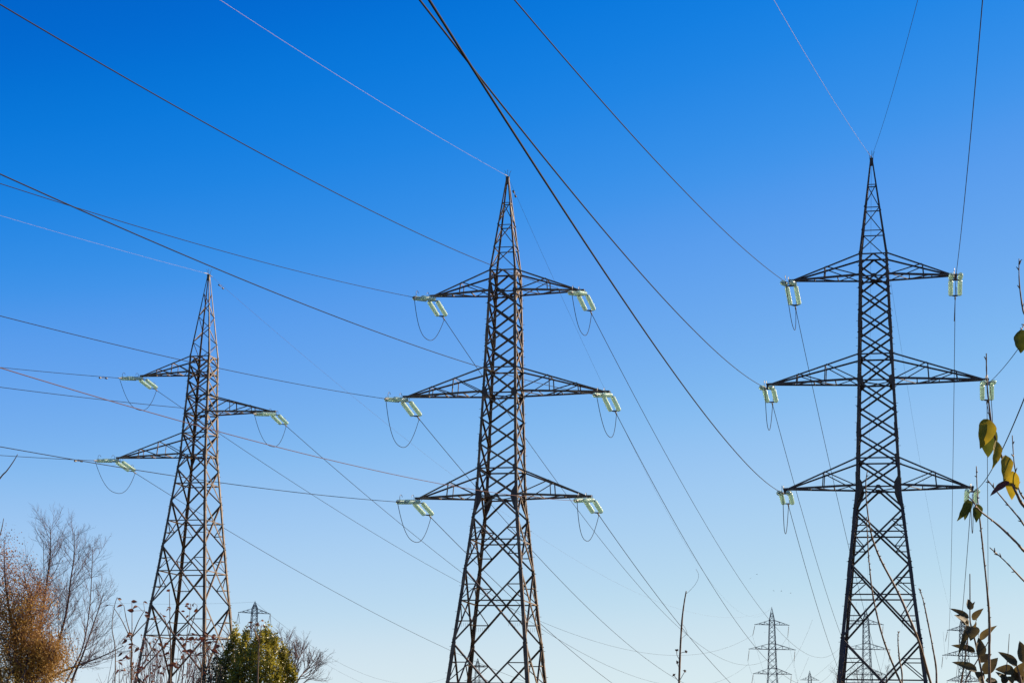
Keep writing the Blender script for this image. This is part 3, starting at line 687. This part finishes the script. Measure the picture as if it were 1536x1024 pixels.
def sapling(label, stems, leaves, dist, seed, size=.032, rad=.006, extra=None):
    rnd = random.Random(seed); lines = []
    for pix in stems:
        lines.append(px_line(pix, dist, .05, rnd))
    base = to_ground(lines[0][0]); root = tag(empty('sapling', base), label, 'sapling', 'thin saplings in front of the left pylon')
    st = MB(); fo = MB()
    for i, ln in enumerate(lines):
        sm = smooth_line(ln, 5)
        if i == 0 or stems[i][0][1] > 1020: sm = [to_ground(ln[0], (rnd.uniform(-.1, .1), 0))] + sm
        st.tube([p - base for p in sm], taper(rad * (1 if i == 0 else .6), rad * .25, len(sm)), 5)
    for (x, y) in leaves:
        p = at(x, y, dist + rnd.uniform(-.12, .12)) - base
        q = Vector((rnd.choice((-1, 1)) * rnd.uniform(.5, 1), rnd.gauss(0, .5), rnd.uniform(-.9, .25))).normalized() * size * rnd.uniform(.7, 1.25)
        leaf_mesh(fo, p, p + q, q.length * rnd.uniform(.4, .62), (rnd.gauss(0, .5), -1, rnd.gauss(.4, .6)), .5, .25, 5)
        # petiole to the nearest stem point
        best = min((pt for ln in lines for pt in smooth_line(ln, 4)), key=lambda t: ((t - base) - p).length)
        if ((best - base) - p).length < .12: st.tube([best - base, p], .0013, 3, False)
    st.build('stems', M['stalk'], root, True); fo.build('foliage', M['leaf_wine'], root)
rl = random.Random(77)
def around(pix, n, sx, sy): return [(x + rl.gauss(0, sx), y + rl.gauss(0, sy)) for x, y in pix for _ in range(n)]
sapling('thin sapling with dark red leaves, leftmost before the left pylon', [[(197, 1040), (197, 985), (198, 950), (198, 905)], [(199, 965), (184, 932), (170, 910)], [(172, 1040), (173, 975), (168, 940), (172, 908), (176, 895)], [(198, 955), (208, 930), (217, 915)], [(198, 958), (190, 930), (186, 908)], [(198, 955), (222, 930), (234, 925)]],
        around([(163, 908), (176, 894), (183, 906), (199, 902), (200, 914), (210, 909), (213, 921), (216, 914), (218, 902)], 1, 1.5, 1.5) + around([(190, 947), (190, 957), (197, 965), (203, 971), (184, 983), (190, 985), (186, 991), (196, 998), (203, 1004), (211, 1006), (216, 1001), (208, 1012), (199, 1011), (180, 1005)], 2, 3.5, 2.5), 10.5, 41, .034)
sapling('thin sapling with dark red leaves in the middle of the left pylon foot', [[(255, 1040), (256, 985), (255, 930), (254, 885)], [(256, 960), (248, 930), (240, 918)], [(262, 1040), (275, 985), (282, 940), (286, 905)], [(278, 965), (290, 930), (296, 908)]],
        around([(254, 885), (252, 913), (257, 912), (246, 922), (235, 924), (284, 905), (291, 904), (278, 908), (287, 913), (296, 910), (277, 916), (281, 922)], 1, 1, 1) + around([(251, 958), (272, 955), (245, 968), (262, 992), (278, 962), (290, 955), (298, 957), (253, 980), (240, 1000), (228, 1004)], 2, 4, 4), 11.5, 43, .034)
sapling('thin sapling with blackish red leaves in front of the right legs of the left pylon', [[(300, 1040), (303, 1000), (306, 970), (309, 952)], [(306, 985), (316, 965), (325, 955)], [(303, 1000), (292, 975), (287, 960)]],
        around([(305, 958), (300, 962), (309, 955), (318, 955), (313, 972), (289, 976), (283, 978), (321, 965), (303, 978), (296, 956), (265, 995), (330, 970)], 2, 3, 2.5), 11, 47, .042)
sapling('slender shoot with a few dark red leaves above the evergreen bush', [[(386, 1040), (388, 975), (391, 945), (393, 936)], [(389, 965), (380, 942), (376, 936)], [(388, 958), (382, 945), (384, 934)]],
        around([(376, 937), (379, 933), (383, 935), (388, 934), (391, 932), (394, 938), (374, 940)], 1, 1, 1), 12, 49, .028)
# leafless stems massed at the foot of the left pylon
def thicket():
    rnd = random.Random(61); dist = 14; base = to_ground(at(255, 1100, dist)); root = tag(empty('thicket', base), 'thicket of thin leafless stems along the foot of the left pylon', 'shrub'); st = MB(); fo = MB()
    for i in range(46):
        x = rnd.triangular(150, 318, 240); y = rnd.uniform(948, 1012) + abs(x - 262) * .12; d = dist + rnd.uniform(-1.6, 1.6)
        top = at(x, y, d); b = Vector((top.x + rnd.gauss(0, .18), top.y, -.05)); ln = smooth_line([b, b.lerp(top, .55) + Vector((rnd.gauss(0, .06), 0, 0)), top], 6); ln = [p - base for p in ln]
        st.tube(ln, taper(.006, .0016, len(ln)), 4, False); tips = []
        side_branches(st, ln, 7, .6, .97, .28, .12, .0035, rnd, .5, .12, 2, (2, 1), tips)
        for br in tips:
            if rnd.random() < .16: leaf_quads(fo, br[-1], rnd.uniform(.02, .04), rnd, None, .6)
    st.build('stems', M['twig'], root); fo.build('foliage', M['leaf_wine'], root)
thicket()

# dry weed stalk with seed heads
def weed():
    rnd = random.Random(71); d = 6; ln = px_line([(1018, 1045), (1019, 1010), (1020.5, 970), (1023, 930), (1026, 905), (1029.3, 886)], d)
    base = to_ground(ln[0]); root = tag(empty('dry_weed', base), 'tall dry brown weed stalk with small seed heads beside the middle pylon', 'weed')
    mb = MB(); sm = [base] + smooth_line(ln, 8); rr = taper(.0038, .0017, len(sm)); mb.tube([p - base for p in sm], [r * (1 + .22 * (rnd.random())) for r in rr], 7); mb.build('stem', M['stalk'], root, True)
    for pix, (hx, hy) in (([(1018.5, 1022), (1014, 1016), (1011, 1012)], (1011, 1012)), ([(1020, 1019), (1024, 1012), (1027.5, 1006)], (1027.5, 1006)), ([(1018.5, 1000), (1017, 997), (1016, 993)], (1016, 993)), ([(1020.5, 979), (1025, 977.5), (1029, 977.5)], (1029, 977.5)), ([(1019, 988), (1015.5, 982), (1015.3, 975)], (1015.3, 975))):
        mb = MB(); l2 = smooth_line(px_line(pix, d), 4); mb.tube([p - base for p in l2], .0012, 4); o = mb.build('side_stalk', M['stalk'], root)
        mb = MB(); c = at(hx, hy, d) - base
        for k in range(16):
            v = Vector((rnd.gauss(0, 1), rnd.gauss(0, 1), rnd.gauss(.3, 1))).normalized(); leaf_quads(mb, c - v * .002, rnd.uniform(.006, .011), rnd, v, .6)
        mb.build('seed_head', M['seed'], o)
    for pix in ([(1029, 890), (1034, 886), (1042, 877), (1047, 868), (1047.5, 860), (1044, 853)], [(1022, 957), (1028, 952), (1030.5, 948), (1027, 940), (1024, 936)]):
        mb = MB(); mb.tube([p - base for p in smooth_line(px_line(pix, d), 5)], .0006, 4); mb.build('tendril', M['stalk'], root)
weed()

# long whippy stalks before the right pylon
def stalk(label, pix, d, r0, r1, seed, buds=True):
    rnd = random.Random(seed); ln = px_line(pix, d, .03, rnd); base = to_ground(ln[0], ((ln[0] - ln[1]).x * 4, 0)); root = tag(empty('bare_stalk', base), label, 'stalk', 'bare whippy stalks in front of the right pylon')
    sm = [base] + smooth_line(ln, 8); mb = MB(); rr = taper(r0, r1, len(sm)); sm = [p - base for p in sm]
    mb.tube(sm, [r * rnd.uniform(.9, 1.15) for r in rr], 6)
    if buds:
        for i in range(18):
            p, dd = on_line(sm, rnd.uniform(.35, .98)); v = Vector((rnd.choice((-1, 1)), rnd.gauss(0, .6), rnd.uniform(.2, .9))).normalized(); mb.tube([p, p + v * r0 * 1.6], [r0 * .7, r0 * .15], 4)
    mb.build('stem', M['stalk'], root, True)
stalk('long thin brown stalk curving down the middle of the right pylon', [(1362, 1050), (1351, 1023), (1341, 1000), (1324.4, 956), (1313, 911), (1307.5, 880), (1303, 835), (1301, 800), (1299.7, 775)], 5, .0031, .001, 1)
stalk('longest brown stalk slanting from the right pylon centre to its right foot', [(1408, 1050), (1396, 1023), (1379, 964), (1362, 922), (1347, 888), (1322.5, 842), (1311, 814), (1304.5, 789), (1299.5, 750), (1298.7, 724), (1301, 706)], 5.2, .0040, .0011, 2)
stalk('brown stalk standing just right of the right pylon', [(1404, 1050), (1404.5, 1006), (1399, 970), (1389, 919), (1384, 897), (1378.5, 882)], 5.1, .0028, .001, 3)
stalk('short pale stalk standing low inside the right pylon', [(1353, 1050), (1353, 1011), (1349, 987), (1347, 962), (1347.3, 950), (1348.5, 947)], 5.4, .0026, .0008, 4)
stalk('tall knotty stalk rising through the bush at the right edge', [(1485, 1050), (1484.5, 1020), (1484, 982), (1484.4, 935), (1480.6, 884), (1474, 819), (1469, 772), (1466, 740), (1464.6, 699)], 3.3, .0025, .0008, 5)

# shrub just outside the right edge whose twigs hang into the picture
def hanging_shrub():
    rnd = random.Random(91); d = 3.2; base = to_ground(at(1605, 1000, d)); root = tag(empty('hanging_shrub', base), 'bare shrub with a few yellowing leaves reaching in at the right edge', 'shrub')
    trunk = [base] + smooth_line([at(1600, 1000, d), at(1592, 800, d), at(1586, 600, d), at(1572, 480, d), at(1545, 470, d)], 8); mb = MB(); mb.tube([p - base for p in trunk], taper(.016, .006, len(trunk)), 8); mb.build('trunk', M['bark'], root, True)
    for pix, r in (([(1592, 800), (1560, 780), (1536, 759), (1526, 742), (1512.7, 712.4), (1502.8, 685.8), (1494.5, 662.6), (1487.8, 639), (1483.5, 606), (1481, 583), (1479.8, 555), (1479.5, 530)], .0028),
                   ([(1597, 900), (1560, 846), (1536, 826), (1524.4, 813), (1497, 787), (1469, 765), (1460, 752), (1452, 744)], .0026), ([(1598, 930), (1560, 893), (1536, 871), (1509, 842.5), (1484.4, 820.6)], .002),
                   ([(1592, 840), (1555, 806), (1536, 787), (1529, 777), (1499.5, 742), (1481, 719)], .0022), ([(1590, 770), (1555, 766), (1536, 747), (1529, 735.7), (1526, 722), (1521, 692.5), (1518.4, 652.6)], .002),
                   ([(1545, 470), (1536, 470), (1530.5, 438.6), (1528.6, 415), (1528.6, 388)], .0018), ([(1545, 470), (1540, 480), (1532, 494)], .0015)):
        ln = smooth_line(px_line(pix, d, .02, rnd), 6); mb = MB(); mb.tube([p - base for p in ln], [q * rnd.uniform(.9, 1.15) for q in taper(r, r * .35, len(ln))], 6)
        for i in range(5):
            p, dd = on_line(ln, rnd.uniform(.3, .97)); v = dd.orthogonal().normalized(); v.rotate(Matrix.Rotation(rnd.uniform(0, 6.28), 3, dd)); mb.tube([p - base, p - base + (v + dd).normalized() * .007], [.0016, .0006], 4)
        mb.build('twig', M['stalk'], root, True)
    for (bx, by), (tx, ty), w_, m_, fc, lab in (
        ((1482, 628), (1472.5, 672), 21, 'leaf_gold', (.3, -1, .3), 'large yellow leaf'), ((1485.5, 640), (1481, 686), 21, 'leaf_fresh', (-.5, -1, .1), 'dark green leaf'), ((1494, 660), (1492, 703), 15, 'leaf_gold', (.8, -1, .2), None),
        ((1508, 682), (1508, 722), 16, 'leaf_gold', (.4, -1, .3), None), ((1519, 706), (1517.5, 750), 16, 'leaf_gold', (-.3, -1, .2), None), ((1514, 722), (1484.5, 741), 9, 'leaf_wine', (.1, -1, 1.2), 'narrow dark curled leaf'),
        ((1531, 494), (1533, 530), 24, 'leaf_fresh', (.2, -1, .2), 'green leaf cut by the picture edge'), ((1453, 748), (1438, 782), 12, 'leaf_fresh', (.7, -1, .2), None), ((1456, 750), (1446, 779), 10, 'leaf_fresh', (-.6, -1, .2), None), ((1464, 755), (1466, 784), 13, 'leaf_fresh', (.2, -1, .4), None)):
        mb = MB(); dd = d + rnd.uniform(-.02, .02); leaf_mesh(mb, at(bx, by, dd) - base, at(tx, ty, dd + rnd.uniform(-.015, .015)) - base, w_ * 1.5 * d / FPX, fc, .4, .18, 12, .03); o = mb.build('leaf', M[m_], root, True)
        if lab: o['label'] = lab
        mb.v, mb.f = [], []; 
    return root
hanging_shrub()

# leafy bushes in the lower right corner
def corner_bush(label, stems, leaves, d, seed):
    rnd = random.Random(seed); base = to_ground(at(stems[0][0][0][0] + 8, 1000, d)); root = tag(empty('leafy_bush', base), label, 'bush', 'leafy bushes in the lower right corner')
    for pix, r in stems:
        ln = px_line(pix, d, .01, rnd); ln = [base + Vector((rnd.gauss(0, .02), rnd.gauss(0, .02), 0))] + smooth_line(ln, 7); mb = MB(); mb.tube([p - base for p in ln], taper(r, r * .4, len(ln)), 6); mb.build('stem', M['stalk'], root, True)
    for (bx, by), (tx, ty), w_, fc in leaves:
        mb = MB(); dd = d + rnd.uniform(-.03, .03); leaf_mesh(mb, at(bx, by, dd) - base, at(tx, ty, dd + rnd.uniform(-.03, .02)) - base, w_ * 1.55 * d / FPX, fc, .4, rnd.uniform(.12, .3), 10, .02); mb.build('leaf', M['leaf_olive'], root, True)
cv4 = lambda x, y: (1380 + x / 3.878, 760 + y / 3.878)
def lv(b, t, w_, fc): return (cv4(*b), cv4(*t), w_ / 3.878, fc)
corner_bush('bush of narrow dark olive leaves against the half hidden distant pylon', [([(1477, 1050), (1475, 1024), (1472.8, 1010), (1463.8, 966), (1457, 940), (1455, 927), (1455, 900), (1454.8, 860)], .0024), ([(1441, 1050), (1441.5, 1024), (1447, 992), (1451, 961), (1454, 945)], .002), ([(1444, 1050), (1448, 1022), (1467, 988), (1479, 968), (1482, 962)], .0016)], [
    lv((288, 600), (284, 530), 34, (.3, -1, .2)), lv((292, 600), (318, 543), 16, (-.8, -1, .5)), lv((285, 645), (180, 585), 26, (.1, -1, .35)), lv((285, 695), (216, 622), 52, (.2, -1, .6)), lv((304, 655), (366, 588), 30, (-.3, -1, .4)), lv((308, 692), (338, 648), 30, (.4, -1, .3)), lv((270, 700), (230, 862), 26, (.5, -1, .3)), lv((300, 695), (298, 770), 62, (0, -1, .2)), lv((312, 690), (325, 750), 40, (.6, -1, .1)),
    lv((322, 840), (190, 795), 30, (.15, -1, .35)), lv((345, 868), (350, 755), 52, (.4, -1, .2)), lv((346, 770), (440, 688), 32, (-.2, -1, .4)), lv((332, 952), (200, 893), 36, (.15, -1, .35)), lv((345, 905), (416, 848), 42, (-.3, -1, .7)), lv((373, 972), (452, 868), 52, (-.2, -1, .5)), lv((362, 1022), (325, 958), 56, (.3, -1, .3)), lv((380, 1010), (460, 1012), 30, (.1, -1, .35)), lv((268, 690), (240, 640), 30, (.3, -1, .5))], 3.6, 101)
corner_bush('bush of broad dark olive leaves cut off by the lower right corner', [([(1534, 1050), (1531, 1020), (1527, 1004), (1524, 995)], .0026), ([(1540, 1050), (1545, 1010), (1546, 960), (1542, 930)], .003), ([(1508, 1050), (1509, 1010), (1512, 980), (1514, 950)], .0012)], [
    lv((565, 922), (460, 838), 40, (.1, -1, .4)), lv((548, 960), (438, 935), 48, (.1, -1, .4)), lv((598, 905), (588, 775), 60, (.3, -1, .2)), lv((560, 990), (606, 900), 46, (-.4, -1, .3)), lv((545, 1010), (575, 930), 54, (.2, -1, .3)), lv((500, 1024), (448, 955), 36, (.2, -1, .6)), lv((478, 1026), (502, 962), 34, (.3, -1, .3)), lv((590, 1000), (640, 950), 46, (-.2, -1, .5)), lv((540, 1030), (505, 985), 44, (.2, -1, .6)), lv((450, 1030), (395, 1005), 34, (.1, -1, .4)), lv((600, 1040), (560, 985), 52, (.2, -1, .4))], 3.5, 103)
def near_left_twigs():
    d = 4; base = to_ground(at(-60, 1000, d)); root = tag(empty('bare_shrub', base), 'bare shrub whose twig tips show at the left edge', 'shrub')
    for pix, r in (([(-60, 1000), (-55, 900), (-30, 760), (0, 717), (10, 706), (20, 692), (26.5, 681)], .0022), ([(-55, 950), (-25, 860), (-5, 815), (2, 795), (5.5, 777)], .0018)):
        mb = MB(); ln = [base] + smooth_line(px_line(pix, d), 6); mb.tube([p - base for p in ln], taper(.0026, r * .35, len(ln)), 6); mb.build('twig', M['stalk'], root, True)
near_left_twigs()
# birds far off
BL = 'tiny dark bird wheeling in the pale sky above the clear distant pylon'
def bird():
    mb = MB(); mb.lathe([(-.12, .004), (-.08, .02), (0, .035), (.07, .028), (.1, .018), (.13, .02), (.15, .004)], (0, 0, 0), X3, 8)
    for s in (-1, 1):
        k = len(mb.v); mb.v += [Vector(v) for v in ((.05, s * .02, .01), (.07, s * .15, .07), (.0, s * .3, .03), (-.05, s * .15, .06), (-.05, s * .02, .01))]; mb.f.append((k, k+1, k+2, k+3, k+4))
    return mb.build('bird', M['bird'])
b0 = bird()
for i, (x, y, rz) in enumerate(((1125.5, 867, .4), (1135.5, 861, 2.2), (1160.5, 885.5, 1.2), (1172, 886, -.5), (1186, 889, 2.8), (1147.5, 948, .9))):
    o = b0 if i == 0 else b0.copy()
    if i: col.objects.link(o)
    o.location = at(x, y, 260 + i * 8); o.scale = (.75,) * 3; o.rotation_euler = (.35 * (i % 3 - 1), 0, rz + .8); tag(o, BL, 'bird', 'birds over the distant pylons')
